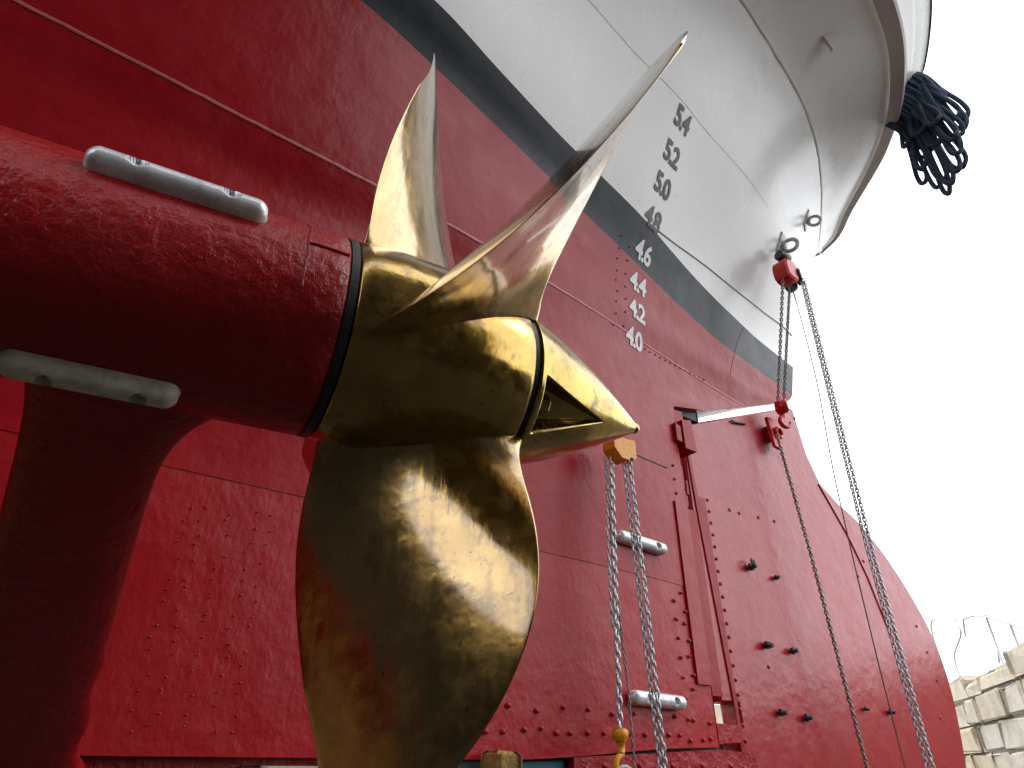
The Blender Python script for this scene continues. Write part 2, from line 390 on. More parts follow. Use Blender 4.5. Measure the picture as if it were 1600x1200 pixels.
stone_wall('dock_wall', (-9, 9.5), (-9, -4.6), -1.65, 3.4, 'head wall of the dock ahead of the ship, darkened for shade', .5, dark=True)  # out of view, darkened to keep the forward end dim
blocker = empty('light_blocker', (-3.5, -6.4, 3.8)); tag(blocker, 'added unseen dark shed on the quay behind the camera', 'blocker')  # invented block out of view, cutting sky light on hull and bronze
bpy.context.view_layer.update()
MB().box((-3.0, -6.6, 7.4), (11.6, 3.4, 7.3)).build('wall', M['blocker_board'], blocker)
g = MB()
for k in range(58): g.box((-8.7+.2*k, -4.885, 7.4), (.19, .03, 7.2))
tag(g.build('blocker_boarding', M['blocker_board'], blocker), kind='stuff')
MB().prism([(-9, 11.06), (3.0, 11.06), (3.0, 11.15), (-3, 12.6), (-9, 11.15)], -8.5, -4.7).build('blocker_roof', M['blocker_board'], blocker)

def railing(paths, label):
    root = empty('dock_railing', paths[0][0]); tag(root, label, 'railing', 'pale pipe railings on the wing wall')
    for k, p in enumerate(paths):
        MB().tube(bezier(p, 6) if len(p) > 2 else p, .014, 6).build('rail_pipe' if k == 0 else 'post', M['rail_grey'], root)
railing([[(11.97,4.92,1.1),(11.97,4.92,2.0),(10.75,4.12,1.80),(10.61,4.04,1.76),(10.54,3.99,1.59),(11.2,4.42,1.40),(11.25,4.45,1.05)]], 'left panel of pale bent pipe railing on the wing wall, next to the rudder edge')
railing([[(9.38,3.25,1.05),(9.38,3.25,1.2),(10.2,3.77,1.47),(10.33,3.86,1.53),(10.24,3.8,1.68),(10.1,3.72,1.70),(9.49,3.32,1.6),(8.66,2.78,1.34),(8.25,2.52,1.2)],
         [(9.31,3.2,1.57),(9.28,3.18,1.0)], [(8.64,2.77,1.34),(8.62,2.76,.95)]], 'right panel of pale pipe railing with two posts on the wing wall corner')

# ================= the ship: hull plating =================
ship = empty('ship', (0, YC, 0))
tag(ship, 'ship in dry dock with red underbody, black waterline band and white stern, bronze screw fitted', 'ship')

def off_grid(G, out):
    du = np.gradient(G, axis=0); dv = np.gradient(G, axis=1); n = np.cross(du, dv)
    n /= np.linalg.norm(n, axis=-1)[..., None]+1e-9
    n[n[..., 1] > 0] *= -1
    return G+n*out
def mirror(G): G = G.copy(); G[..., 1] = 2*YC-G[..., 1]; return G
PLATES = [(0, .8, 'red_low', -.003, 0), (.8, TK[5], 'red', 0, .8), (TK[5], TK[7], 'red', 0, 0), (TK[7], TK[8], 'black', 0, 0),
          (TK[8], 3.8, 'white', 0, 0), (3.8, 4.5, 'white', 0, 0), (4.5, 4.9, 'white', 0, 0)]
for t0, t1, mk, out, lip in PLATES:
    ts = np.linspace(t0, t1, max(6, int((t1-t0)/.05)))
    G = loft(ts)
    if out: G = off_grid(G, out)
    if lip:                                     # lapped lower edge
        MB().grid(np.concatenate([off_grid(loft([t0, t0+.01]), -.012)[:1], G[:1]]), smooth=False).build('plate_lip', M['red'], ship)
    MB().grid(G, flip=True).build('hull_plate', M[mk], ship)
    MB().grid(mirror(G)).build('hull_plate', M[mk], ship)
# closing strips: sole, stern post, counter sole, deck
ts = np.linspace(0, 2.03, 60); E_ = loft(ts)[:, -1]; k = TK.index(3.03)
ts = np.linspace(0, 3.03, 90); E_ = loft(ts)[:, -1]
MB().grid(np.stack([E_, mirror(E_)], 1), smooth=False).build('stern_post', M['red'], ship)
B_ = loft([0])[0]; MB().grid(np.stack([B_, mirror(B_)], 1), smooth=False).build('keel_plate', M['red'], ship)
T_ = loft([4.9])[0]; T_[:, 2] += .02; MB().grid(np.stack([T_, mirror(T_)], 1), smooth=False).build('deck', M['cream'], ship)

# rubbing strake and bulwark round the stern
r9 = loft([4.9])[0]; tn = np.gradient(r9, axis=0); nn = np.stack([tn[:, 1], -tn[:, 0], 0*tn[:, 0]], 1); nn /= np.linalg.norm(nn, axis=1)[:, None]
nn[nn[:, 1] > .0] *= 1
wd = np.interp(r9[:, 0], [-3, 3.8, 5.2, 5.99], [.13, .13, .10, .05])[:, None]
z_ = np.array([0, 0, 1.])
sec = np.stack([r9-z_*.03-nn*.01, r9-z_*.03+nn*(wd-.02), r9+nn*wd-z_*.01, r9+nn*wd+z_*.09, r9+nn*(wd-.02)+z_*.11, r9-nn*.02+z_*.11], 1)
for f in (lambda q: q, mirror):
    MB().grid(f(sec), smooth=False, flip=f is mirror).build('rubbing_strake', M['cream'], ship)
ins = r9+nn*(wd-.03)+z_*.10
bt = np.interp(ins[:, 0], [-3, 4.0, 4.9, 5.35, 6], [.42, .36, .31, .04, .0])[:, None]
hz = np.interp(ins[:, 0], [-3, 4.0, 4.9, 5.35, 6], [.62, .46, .30, .06, .03])[:, None]
mid = ins+nn*bt*.45+z_*hz*.5; top = ins+nn*bt+z_*hz
bw = np.stack([ins, mid, top, top-nn*.03, ins-nn*.05], 1)
for f in (lambda q: q, mirror):
    MB().grid(f(bw), flip=f is mirror).build('bulwark', M['white'], ship)
    MB().tube(f((top+z_*.01)[:138]), .016, 6).build('rail_capping', M['blue_edge'], ship)

# ---- weld seams, laps, straps ----
def on_hull(pts, out=.0, n=14):
    q = bezier(pts, n); return [hull_at(x, z, out)[0] for x, z in q]
def seam(t, r, mk, s0=0, s1=NS, out=0.0, jit=.0015):
    p = off_grid(loft([t-.02, t, t+.02]), out)[1][s0:s1]; p = p+RNG.normal(0, jit, p.shape)*[0, 0, 1]
    rows = off_grid(loft([t-r, t, t+r]), out)[:, s0:s1]+(p-off_grid(loft([t-.02, t, t+.02]), out)[1][s0:s1])
    G3 = [rows[0], rows[1]+(off_grid(loft([t-.02, t, t+.02]), out+r*.3)-off_grid(loft([t-.02, t, t+.02]), out))[1][s0:s1], rows[2]]
    MB().grid(G3, flip=True).build('weld_seam', M[mk], ship)
seam(TK[5], .0065, 'red_pale', out=.0025); seam(3.8, .0022, 'white', 40, 125, out=.0025, jit=.0005); seam(4.5, .009, 'cream', 20, NS-4, out=.004)
pb = np.array(on_hull([(2.60, 3.033), (2.87, 3.065), (3.30, 3.12), (3.78, 3.16), (4.37, 3.235), (4.85, 3.30)], .001, 10)); MB().tube(pb, .006, 6).build('weld_seam', M['tan'], ship)
MB().tube(on_hull([(3.95, 2.95), (3.82, 2.7), (3.72, 2.45)], .0, 8), .003, 5).build('weld_seam', M['red'], ship)
def plate_on_hull(name, x0, x1, z0, z1, out, mk='red', nx=4, nz=8):
    G = np.array([[hull_at(x, z, out)[0] for x in np.linspace(x0, x1, nx)] for z in np.linspace(z0, z1, nz)])
    Bk = G+np.array([0, out+.004, 0]); b = MB(); b.grid(G, flip=True)
    ring = list(G[0])+list(G[1:, -1])+list(G[-1, -2::-1])+list(G[-2:0:-1, 0]); rb = [p+np.array([0, out+.006, 0]) for p in ring]
    b.grid(np.stack([ring, rb], 1), wrap_u=True, smooth=False)
    return b.build(name, M[mk], ship)
plate_on_hull('butt_strap', 2.83, 2.952, .36, 1.30, .010)
MB().tube(on_hull([(2.37, 1.478), (2.6, 1.482), (2.80, 1.488)], .0, 8), .004, 5).build('weld_seam', M['black'], ship)
# riveting
def rivet_mb(pts, r=.011, h=.006):
    b = MB()
    for x, z in pts:
        p, n = hull_at(x, z, .0); b.dome(p+n*.004, n, r*random.uniform(.85, 1.15), h)
    return b
riv = []
for k in range(12): riv += [(2.79+.02*(k % 2), .78-.075*k+random.uniform(-.01, .01)), (2.72, .74-.09*k)] if k < 7 else []
for x in np.arange(1.2, 2.95, .085): riv += [(x+random.uniform(-.015, .015), .125+random.uniform(-.012, .012))]
for x in np.arange(1.5, 2.95, .14): riv += [(x, .20+random.uniform(-.015, .015))]
for k in range(14): riv.append((2.87, .42+.085*k))
tag(rivet_mb([(rx+random.uniform(-.012, .012), .10+.045*k+random.uniform(-.016, .016)) for rx in (.37, .42, .50, .58, .63) for k in range(15)], .0042, .0014).build('rivets', M['red_rough'], ship), kind='stuff')
tag(rivet_mb(riv).build('rivets', M['red_rough'], ship), kind='stuff')
riv = [(2.70+.058*k, 2.245+.006*k) for k in range(13)]+[(2.37+.01*(k % 2), 2.25+.075*k) for k in range(9)]+[(2.47, 2.29+.09*k) for k in range(7)]
tag(rivet_mb(riv, .007, .003).build('rivets', M['red'], ship), kind='stuff')

# ---- hinge side of the stern post ----
def bxo(name, c, s, mk='red', R=None, bev=.006, parent=ship): return MB().box(c, s, R, bev).build(name, M[mk], parent)
MB().prism([(2.956, .32), (3.072, .32), (3.072, 1.30), (2.956, 1.30)], 2.345, 2.555).build('stern_post_cheek', M['red'], ship)
MB().prism([(2.956, 1.76), (3.05, 1.78), (3.05, 1.94), (2.956, 1.93)], 2.325, 2.575).build('stern_post_cheek', M['red'], ship)
MB().prism([(2.985, 1.66), (3.088, 1.66), (3.070, 1.87), (2.985, 1.85)], 2.285, 2.40).build('gudgeon', M['red'], ship)
MB().prism([(2.925, 1.70), (2.968, 1.695), (2.968, 1.80), (2.925, 1.815)], 2.290, 2.36).build('gudgeon', M['red'], ship)
MB().lathe([(0, .050), (.012, .056), (.25, .056), (.262, .05)], (3.02, 2.42, 1.33), (0, 0, 1), 16).build('pintle_sleeve', M['red'], ship)
bxo('hinge_pad', (2.99, 2.40, 1.50), (.07, .11, .16)); bxo('hinge_pad', (3.052, 2.385, 1.45), (.045, .05, .10))
MB().lathe([(0, .045), (.2, .045)], (3.0, 2.46, 1.48), (0, 0, 1), 12).build('rudder_stock', M['dark_steel'], ship)
bxo('trunk_shade', (3.12, 2.455, 2.005), (.30, .17, .115), 'black')  # solid black block painting the shade inside the trunk opening
MB().prism([(2.957, .105), (3.15, .115), (3.17, .19), (2.957, .195)], 2.33, 2.57).build('heel_lug', M['red_rough'], ship)
MB().prism([(1.96, -.30), (3.12, -.30), (3.12, .066), (2.85, .078), (2.6, .066), (1.96, .040)], 2.24, 2.66).build('heel_bar', M['red_rough'], ship)
b = MB()
for k in range(11): b.dome((2.02+.1*k, 2.242, .0+.012*(k % 2)), (0, -1, 0), .015, .011)
tag(b.build('rivets', M['red_rough'], ship), kind='stuff')
bxo('gap_shade', (2.45, 2.45, .02), (1.1, .24, .16), 'black')  # black strip added to stop light showing through the heel gap
bxo('keel_bar', (-1.3, 2.45, -.03), (4.6, .38, .145), 'red_rough')

# ---- anodes with sunk bolts ----
def anode(c, n, along, L, W, H, mk, parent, rot=0):
    R = basis(n, along); nu, nv = 72, 25
    us = np.linspace(-1, 1, nu); G = []
    for u in us:
        x = u*L/2; e = min(1, (L/2-abs(x))/(W*.5)); prof = math.sqrt(max(0, 1-(1-e)**2)) if e < 1 else 1
        row = []
        for a in np.linspace(0, PI, nv):
            y = -math.cos(a)*W/2*max(prof, .0); z = (math.sin(a)**.55)*H*(.25+.75*prof)*(1 if prof > 0 else 0)
            for hx in (-.24*L, .27*L):
                d = math.hypot(x-hx, y)
                if d < W*.27: z = min(z, H*.42)
            row.append(np.array(c)+R@np.array([x, y, z]))
        G.append(row)
    o = MB().grid(G).build('anode', M[mk], parent)
    for hx in (-.24*L, .27*L):
        MB().lathe([(0, W*.255), (H*.03, W*.24)], np.array(c)+R@np.array([hx, 0, H*.425]), R[:, 2], 14).build('recess_shade', M['dark_steel'], o)  # dark disc paints the shade inside the sunk bolt hole
        q = np.array(c)+R@np.array([hx, 0, H*.42])
        b = MB().lathe([(0, W*.17), (H*.14, W*.17), (H*.16, W*.14)], q, R[:, 2], 6, False); b.lathe([(0, W*.08), (H*.3, W*.08)], q, R[:, 2], 8)
        b.build('bolt', M['weathered_steel'], o)
    return o
for x, z in ((2.475, .985), (2.485, .268)):
    p, n = hull_at(x, z, .008); anode(p, n, (1, 0, -.02), .37, .062, .045, 'zinc', ship)
# ---- pad eyes on the white counter ----
def pad_eye(x, z, s, mk):
    p, n = hull_at(x, z, 0); R = basis(n, (0, 0, 1)); b = MB()
    b.box(p+n*.004, (.13*s, .10*s, .012), R, .003).torus(p+n*.055*s, R[:, 1], .042*s, .012*s, 18, 7)
    b.tube([p, p+n*.03*s], .018*s, 7); return b.build('pad_eye', M[mk], ship), p+n*.055*s
pe, hook_at = pad_eye(4.223, 3.71, 1.35, 'cream'); pad_eye(4.70, 4.22, 1.2, 'cream')
p, n = hull_at(3.65, 4.72, 0); MB().prism([(-.09, 0), (.09, 0), (.05, -.13), (.02, -.15)], -.012, .012).build('bracket', M['cream'], None, recalc=True)
br = bpy.data.objects['bracket']; br.parent = ship; br.location = (p[0], p[1]-YC-.0, p[2]+.02); br.rotation_euler = (.35, .0, -.5)

# ---- draught marks ----
dg = None
def numerals(txt, X, Z, h, mk):
    cu = bpy.data.curves.new('draught_mark', 'FONT'); cu.body = txt; cu.align_x = 'CENTER'; cu.size = 1; cu.offset = .03; cu.resolution_u = 4
    cu.space_character = .88
    o = bpy.data.objects.new('tmp_text', cu); C.objects.link(o); bpy.context.view_layer.update()
    me = bpy.data.meshes.new_from_object(o.evaluated_get(bpy.context.evaluated_depsgraph_get()))
    bpy.data.objects.remove(o); bpy.data.curves.remove(cu)
    import bmesh
    b = bmesh.new(); b.from_mesh(me)
    bmesh.ops.triangulate(b, faces=b.faces)
    bmesh.ops.subdivide_edges(b, edges=[e for e in b.edges if e.calc_length() > .25], cuts=2)
    s = h/.72; ys = [v.co.y for v in b.verts]; ym = (min(ys)+max(ys))/2
    for v in b.verts:
        x, y = v.co.x, v.co.y
        q, n = hull_at(X+x*s*.92, Z+(y-ym)*s, .004); v.co = (q[0], q[1]-YC, q[2])
    b.to_mesh(me); b.free(); me.materials.clear(); me.materials.append(M[mk])
    for p_ in me.polygons: p_.use_smooth = False
    m = bpy.data.objects.new('draught_mark', me); C.objects.link(m); m.parent = ship
    m['label'] = ('white' if mk == 'mark_white' else 'black')+' draught numerals '+txt
    return m
for k, (txt, z) in enumerate((('4.0', 2.262), ('4.2', 2.45), ('4.4', 2.65), ('4.6', 2.865), ('4.8', 3.075), ('5.0', 3.29), ('5.2', 3.495), ('5.4', 3.715))):
    numerals(txt, 2.585+.008*k, z, .122, 'mark_white' if k < 4 else 'mark_black')

# ================= shaft bossing and strut =================
TILT = (-0.135415, 0.014156); AO = np.array([.5, 1.0, .693578])
ax = np.array([math.cos(TILT[0])*math.cos(TILT[1]), math.sin(TILT[0])*math.cos(TILT[1]), math.sin(TILT[1])])
ay = np.array([-math.sin(TILT[0]), math.cos(TILT[0]), 0]); az = np.cross(ax, ay)
def on_axis(x): return AO+(x-.5)*ax-np.array([0, 0, .042*max(0, x-.40)])
def around(x, r, th): return on_axis(x)-r*math.cos(th)*ay+r*math.sin(th)*az
b = MB(); xs = np.r_[np.linspace(-2.4, .22, 40), .25, .285, .31, .318, .318, .30]
th = np.linspace(0, 2*PI, 97)[:-1]
rs = [.181+.006*min(1, (x+1)/1.3) for x in xs[:-2]]; rs[-1] -= .003; rs += [.165, .10]
b.grid([[around(x, r, t) for t in th] for x, r in zip(xs, rs)], wrap_v=True, flip=True)
b.build('shaft_bossing', M['red_rough'], ship)
MB().grid([[around(x, r, t) for t in th] for x, r in ((.30, .12), (.3175, .183), (.3175, .187), (.331, .188), (.331, .15))], wrap_v=True, smooth=False).build('shaft_seal', M['rubber'], ship)
# weld ring of the aft casting and a runs of filler on the bossing
MB().tube([around(.245+random.uniform(-.002, .002), .1865, t) for t in np.linspace(-.2, 2.4, 40)], .0022, 5).build('weld_seam', M['red'], ship)
MB().tube([around(x, .1875, .30+.01*math.sin(30*x)) for x in np.linspace(.245, .312, 12)], .003, 5).build('weld_seam', M['red'], ship)
# strut: a foil from the bossing down to the keel
cen0 = np.array([.03, 1.07, .60]); G = []
for k, f in enumerate(np.linspace(0, 1, 40)):
    c0 = cen0+(np.array([.10, 2.30, -.03])-cen0)*f
    flare = .16*math.exp(-(f/.085)**1.6); fl2 = .05*math.exp(-((1-f)/.05)**1.5)
    xl = -.078+.06*f-flare*.25-fl2; xt = .125+.15*f**1.1+flare+fl2+.006*math.sin(f*34)*(f > .6)
    tt = .034+.02*math.exp(-(f/.06)**2)+.03*math.exp(-((1-f)/.05)**2)
    nrm = np.cross((np.array([.10, 2.30, -.03])-cen0)/1.38, [1, 0, 0]); nrm /= np.linalg.norm(nrm)
    row = []
    for a in np.arange(36)*2*PI/36:
        cx = (xl+xt)/2+(xt-xl)/2*math.copysign(abs(math.cos(a))**.75, math.cos(a)); row.append(np.array([cx, c0[1], c0[2]])+nrm*tt*math.copysign(abs(math.sin(a))**.8, math.sin(a)))
    G.append(row)
MB().grid(G, wrap_v=True).build('strut', M['red_rough'], ship, recalc=True)
for xc, thd, L in ((.045, 27, .262), (.0, -82, .235)):
    t = math.radians(thd); p = around(xc, .183, t); n = -math.cos(t)*ay+math.sin(t)*az
    anode(p, n, ax, L, .042, .032, 'zinc' if thd > 0 else 'zinc_dull', ship)

# ================= propeller =================
from mathutils import Quaternion
Rm = Matrix([[ax[i], ay[i], az[i]] for i in range(3)])
prop = empty('propeller', tuple(AO), Rm.to_quaternion())
tag(prop, 'four bladed polished bronze ship propeller with conical cap on the shaft bossing', 'propeller')
bpy.context.view_layer.update()
prof = [(.333, .150), (.333, .183), (.337, .187), (.36, .191), (.42, .195), (.50, .195), (.58, .189), (.64, .179), (.672, .171), (.680, .1675), (.6835, .165), (.6835, .12)]
MB().grid([[around(x, r, t) for t in th] for x, r in prof], wrap_v=True, flip=True).build('hub', M['brass_hub'], prop)
MB().grid([[around(x, r, t) for t in th] for x, r in ((.678, .12), (.681, .163), (.693, .163), (.695, .12))], wrap_v=True, smooth=False).build('cap_joint', M['rubber'], prop)
# blade in the propeller's own frame: x aft, reference radius towards -y
def blade_mesh():
    R, r0 = .80857, .158; nu, nw = 56, 44; G = []
    uu = np.linspace(0, 1, nu); uu = 1-(1-uu)**1.6
    for u in uu:
        r = .16675+(R-.16675)*u if u > 0 else r0
        xm = .52708-.12945*u+.38349*u*u-.31841*u**3-.5
        tm = -.004527+.0030746*u+.28478*u*u-.40521*u**3
        h = (.17+.14999*u+.21003*u*u-.3532*u**3)*max(1-u**2.5, 1e-5)**.5; ph = math.atan2(.36571+.00974*u, r)
        root = math.exp(-max(0, (r-.178))/.036)
        T = (.026*(1-u)**1.1+.006)*min(1, .25+h*6)+.040*root; cam_ = (.020*(1-u)**.8+.004)*min(1, h*5.5)
        row = []
        for a in np.arange(nw)*2*PI/nw:
            w_ = -math.cos(a); side = math.sin(a); lens = max(0, 1-w_*w_); cl = lens*(.62+.38*w_)
            off = cam_*cl+side*(T*lens**.4*.5+.0012)+ (.0 if side > 0 else 0)
            if abs(side) < 1e-9: off = cam_*cl
            hh = (h+.020*root)*(1-.16*min(1, max(0, (u-.68)/.28))*max(0, -w_))
            dx = w_*hh*math.sin(ph)-math.cos(ph)*off; dt = w_*hh*math.cos(ph)+math.sin(ph)*off
            t = tm+dt/r
            row.append((xm+dx, -r*math.cos(t), r*math.sin(t)))
        G.append(row)
    b = MB(); b.grid(G, wrap_v=True); return b
bm_ = blade_mesh(); blade = bm_.build('blade', M['brass_blade'], None, recalc=True)
blade.parent = prop
for k in range(1, 4):
    o = blade.copy(); C.objects.link(o); o.parent = prop; o.rotation_euler = (-k*PI/2, 0, 0)
# cap with bolt pockets
def smooth01(t): t = min(1, max(0, t)); return t*t*(3-2*t)
x0, x1 = .696, 1.052; G = []; na = 600; PK = [math.radians(a) for a in (-37, 53, 143, 233)]
def cap_r(x):
    s = (x-x0)/(x1-x0); r = .1675*(1-s)+.013*math.sin(PI*s)**.9+.003*s
    e = .022; return r if s < .95 else (.1675*.05+.013*math.sin(PI*.95)**.9+.003)*math.sqrt(max(0, 1-((s-.95)/.05)**2))+.0
for x in np.r_[x0, x0, np.linspace(x0+.004, x1-.02, 170), np.linspace(x1-.018, x1, 9)]:
    row = []
    for a in np.arange(na)*2*PI/na:
        r = cap_r(x)
        for p_ in PK:
            d = (a-p_+PI) % (2*PI)-PI
            s = (x-x0-.012)/.19
            if 0 <= s <= 1.0:
                half = .36*(1-s)**.8+.01
                m = smooth01((half-abs(d))/.04)*smooth01(s/.05)
                floor = .108-.030*s
                r = r*(1-m)+min(r, floor/max(.6, math.cos(d)))*m
        row.append(around(x, r, a))
    G.append(row)
G[0] = [around(x0, .12, a) for a in np.arange(na)*2*PI/na]
cap = MB().grid(G, wrap_v=True, flip=True).build('hub_cap', M['brass_cap'], prop)
for p_ in PK:
    q = around(x0+.02, .128, p_); MB().lathe([(0, .020), (.02, .020), (.024, .016)], q, ax, 6, False).build('bolt', M['brass_cap'], cap)

# ================= rudder =================
rud = empty('rudder', (3.1, YC, -.5)); tag(rud, 'large red rudder with curved trailing edge and small steel studs behind the propeller', 'rudder')
bpy.context.view_layer.update()
poly = [(3.195, -.55), (3.195, .17), (3.255, .19), (3.25, .30), (3.105, .30), (3.092, 1.0), (3.092, 1.62), (3.115, 1.90), (3.234, 1.944), (4.479, 2.458), (4.516, 2.443), (4.563, 2.072), (4.657, 1.861), (4.843, 1.75)]
crv = bezier([(4.843, 1.75), (5.072, 1.66), (5.29, 1.51), (5.471, 1.339), (5.62, 1.16), (5.742, .965), (5.80, .80), (5.821, .63), (5.81, .45), (5.775, .286), (5.684, .007), (5.50, -.35), (5.2, -.55)], 4)
poly += [tuple(p) for p in crv[1:]]
def rudder_y(x): return 2.385-.012*math.sin(PI*min(1, max(0, (x-3.1)/2.7)))
me_b = MB()
# lens-shaped blade: shrink outline to the middle for the edge bevel
cx = np.array([4.4, .8]); PP = np.array(poly)
inner = []
for i in range(len(PP)):
    a, b_, c_ = PP[i-1], PP[i], PP[(i+1) % len(PP)]
    t1 = (b_-a)/(np.linalg.norm(b_-a)+1e-9); t2 = (c_-b_)/(np.linalg.norm(c_-b_)+1e-9); nrm = np.array([-(t1+t2)[1], (t1+t2)[0]]); nrm /= np.linalg.norm(nrm)+1e-9
    if nrm@(cx-b_) < 0: nrm = -nrm
    inner.append(b_+nrm*.012)
inner = np.array(inner)
rings = [[(x, 2.385, z) for x, z in inner], [(x, 2.397, z) for x, z in PP], [(x, 2.503, z) for x, z in PP], [(x, 2.515, z) for x, z in inner]]
me_b.grid(rings, wrap_v=True, smooth=False); n_ = len(PP)
me_b.f += [tuple(range(n_)), tuple(range(4*n_-1, 3*n_-1, -1))]; me_b.sm += [False, False]
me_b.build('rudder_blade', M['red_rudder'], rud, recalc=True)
MB().prism([(3.20, -.5), (3.232, -.5), (3.216, 1.42), (3.155, 1.42), (3.12, 1.86), (3.108, 1.86), (3.125, 1.40), (3.20, .30)], 2.377, 2.386).build('leading_strip', M['red'], rud, recalc=True)
b = MB()
for k in range(22): b.dome((3.250+random.uniform(-.003, .003), 2.385, 1.42-.072*k), (0, -1, 0), .012, .009)
for x, z in ((3.457, 1.401), (3.553, 1.40), (3.755, 1.412), (3.931, 1.422), (3.57, .50), (4.507, 2.364), (4.86, 1.2), (5.0, 1.33), (5.55, .93), (5.6, .75), (5.62, .56), (5.5, .31)): b.dome((x, 2.385, z), (0, -1, 0), .013, .008)
tag(b.build('rivets', M['red'], rud), kind='stuff')
for x, z, s in ((3.549, 1.054, 1.1), (3.80, 1.030, .8), (3.567, .616, 1.1), (3.815, .603, 1), (3.583, .268, 1), (3.822, .249, 1.05), (4.493, .326, .7), (4.787, .32, .9)):
    d = np.array([random.uniform(-.1, .1), -1, random.uniform(-.15, .1)])
    b = MB().lathe([(-.01, .012*s), (.055*s, .012*s), (.056*s, .010*s)], (x, 2.386, z), d, 9); b.lathe([(.012, .021*s), (.032*s, .021*s)], (x, 2.386, z), d, 6, False)
    b.build('stud', M['dark_steel'], rud)
b = MB().torus((3.549, 2.345, 1.075), (.3, -1, .2), .026, .007, 14, 6); b.build('shackle_ring', M['dark_steel'], rud)
MB().tube([(4.618, 2.384, 1.845), (4.857, 2.384, 1.50), (4.99, 2.384, 1.215), (5.083, 2.384, .89), (5.10, 2.384, .80)], .007, 6).build('edge_bar', M['red'], rud)
MB().tube([(3.64, 2.375, 2.08), (3.67, 2.372, 2.075), (3.80, 2.378, 2.10)], .008, 6).build('handle', M['dark_steel'], rud)
b = MB(); b.prism([(3.99, 2.19), (4.13, 2.20), (4.16, 2.06), (4.09, 1.96), (4.02, 1.97)], 2.31, 2.335); b.build('lifting_lug', M['hoist_red'], rud)
MB().box((4.08, 2.355, 2.10), (.07, .07, .1)).build('lug_base', M['red'], rud)
MB().torus((4.085, 2.30, 2.085), (0, -1, 0), .036, .013, 18, 8).build('lug_eye', M['hoist_red'], rud)

# ================= red chain hoist on the counter =================
def side_plate(b, c, w_, h_, t, R=None):
    """rounded casing"""
    k = []
    for a in np.linspace(0, 2*PI, 17)[:-1]: k.append((w_/2*math.copysign(abs(math.cos(a))**.7, math.cos(a)), h_/2*math.copysign(abs(math.sin(a))**.7, math.sin(a))))
    R = np.eye(3) if R is None else R; c = np.array(c)
    rings = []
    for s, y in ((.82, -t/2), (1, -t/2+.012), (1, t/2-.012), (.82, t/2)): rings.append([c+R@np.array([x*s, y, z*s]) for x, z in k])
    n0 = len(b.v); b.grid(rings, wrap_v=True, smooth=False); b.f += [tuple(n0+i for i in range(16)), tuple(n0+48+15-i for i in range(16))]; b.sm += [False, False]
    return b
def hook_mb(p, s, d=(0, 1, 0)):
    """open hook hanging down from p"""
    p = np.array(p, float); d = np.array(d, float); u = np.cross(d, [0, 0, 1.]); u /= np.linalg.norm(u)
    pts = [p, p+[0, 0, -.03*s]]
    for a in np.linspace(PI/2, PI/2+PI*1.55, 14): pts.append(p+np.array([0, 0, -.075*s])+.042*s*(math.cos(a)*u+math.sin(a)*np.array([0, 0, 1])))
    return MB().tube(pts, [.012*s, .012*s]+list(np.linspace(.013, .016, 7)*s)+list(np.linspace(.016, .006, 7)*s), 8)
HX, HY = 4.135, 1.97
h1 = empty('chain_hoist', (HX, HY, 3.30)); tag(h1, 'red chain hoist hanging under the white stern, its lower hook holding the rudder lug', 'chain hoist')
hook_mb((hook_at[0], HY+.01, hook_at[2]-.02+.03), .9).build('top_hook', M['dark_steel'], h1)
b = MB().lathe([(-.06, .034), (-.05, .045), (.05, .045), (.06, .034)], (HX+.005, HY, 3.52), (1, 0, 0), 14); b.build('hook_swivel', M['dark_steel'], h1)
b = side_plate(MB(), (HX-.02, HY, 3.345), .17, .20, .13); b.box((HX, HY, 3.455), (.08, .06, .05), bev=.01); b.build('casing', M['hoist_red'], h1)
b = MB().lathe([(0, .055), (.01, .074), (.022, .060), (.034, .074), (.044, .055)], (HX+.085, HY-.02, 3.335), (.35, -1, 0), 20); b.build('hand_wheel', M['navy'], h1)
b = MB(); side_plate(b, (HX+.07, HY+.03, 3.30), .11, .13, .07); b.build('gear_cover', M['navy'], h1)
LB = np.array([4.112, 2.25, 2.28])
for dx, r in ((-.055, .006), (.035, .006)):
    b = MB(); chain_mb(b, [(HX+dx-.03, HY, 3.26), (LB[0]+dx*.75+.005, LB[1], LB[2]+.03)], .022, .0048, 8, 4); tag(b.build('load_chain', M['weathered_steel'], h1), kind='stuff')
b = MB().lathe([(-.045, .03), (-.035, .052), (.035, .052), (.045, .03)], LB, (.3, -1, 0), 18); b.build('lower_block', M['hoist_red'], h1)
hook_mb(LB+[0, -.0, -.04], 1.05, (.3, 1, 0)).build('lower_hook', M['hoist_red'], h1)
b = MB(); top_ = np.array([HX+.095, HY-.06, 3.30])
chain_mb(b, [top_+[-.022, 0, 0], (4.165, 1.945, 1.2), (4.165, 1.94, -1.4)], .024, .0052, 8, 4); chain_mb(b, [top_+[.004, -.01, 0], (4.185, 1.925, 1.2), (4.183, 1.92, -1.4)], .024, .0052, 8, 4)
tag(b.build('hand_chain', M['galv'], h1), kind='stuff')
b = MB(); b.tube(bezier([(HX+.02, HY, 3.24), (4.165, 1.97, 3.0), (4.21, 2.0, 2.4), (4.23, 2.06, 1.7), (4.24, 2.09, .8), (4.25, 2.10, 0), (4.26, 2.1, -1.3)], 8), .0042, 6); b.build('tag_line', M['brown_rope'], h1)
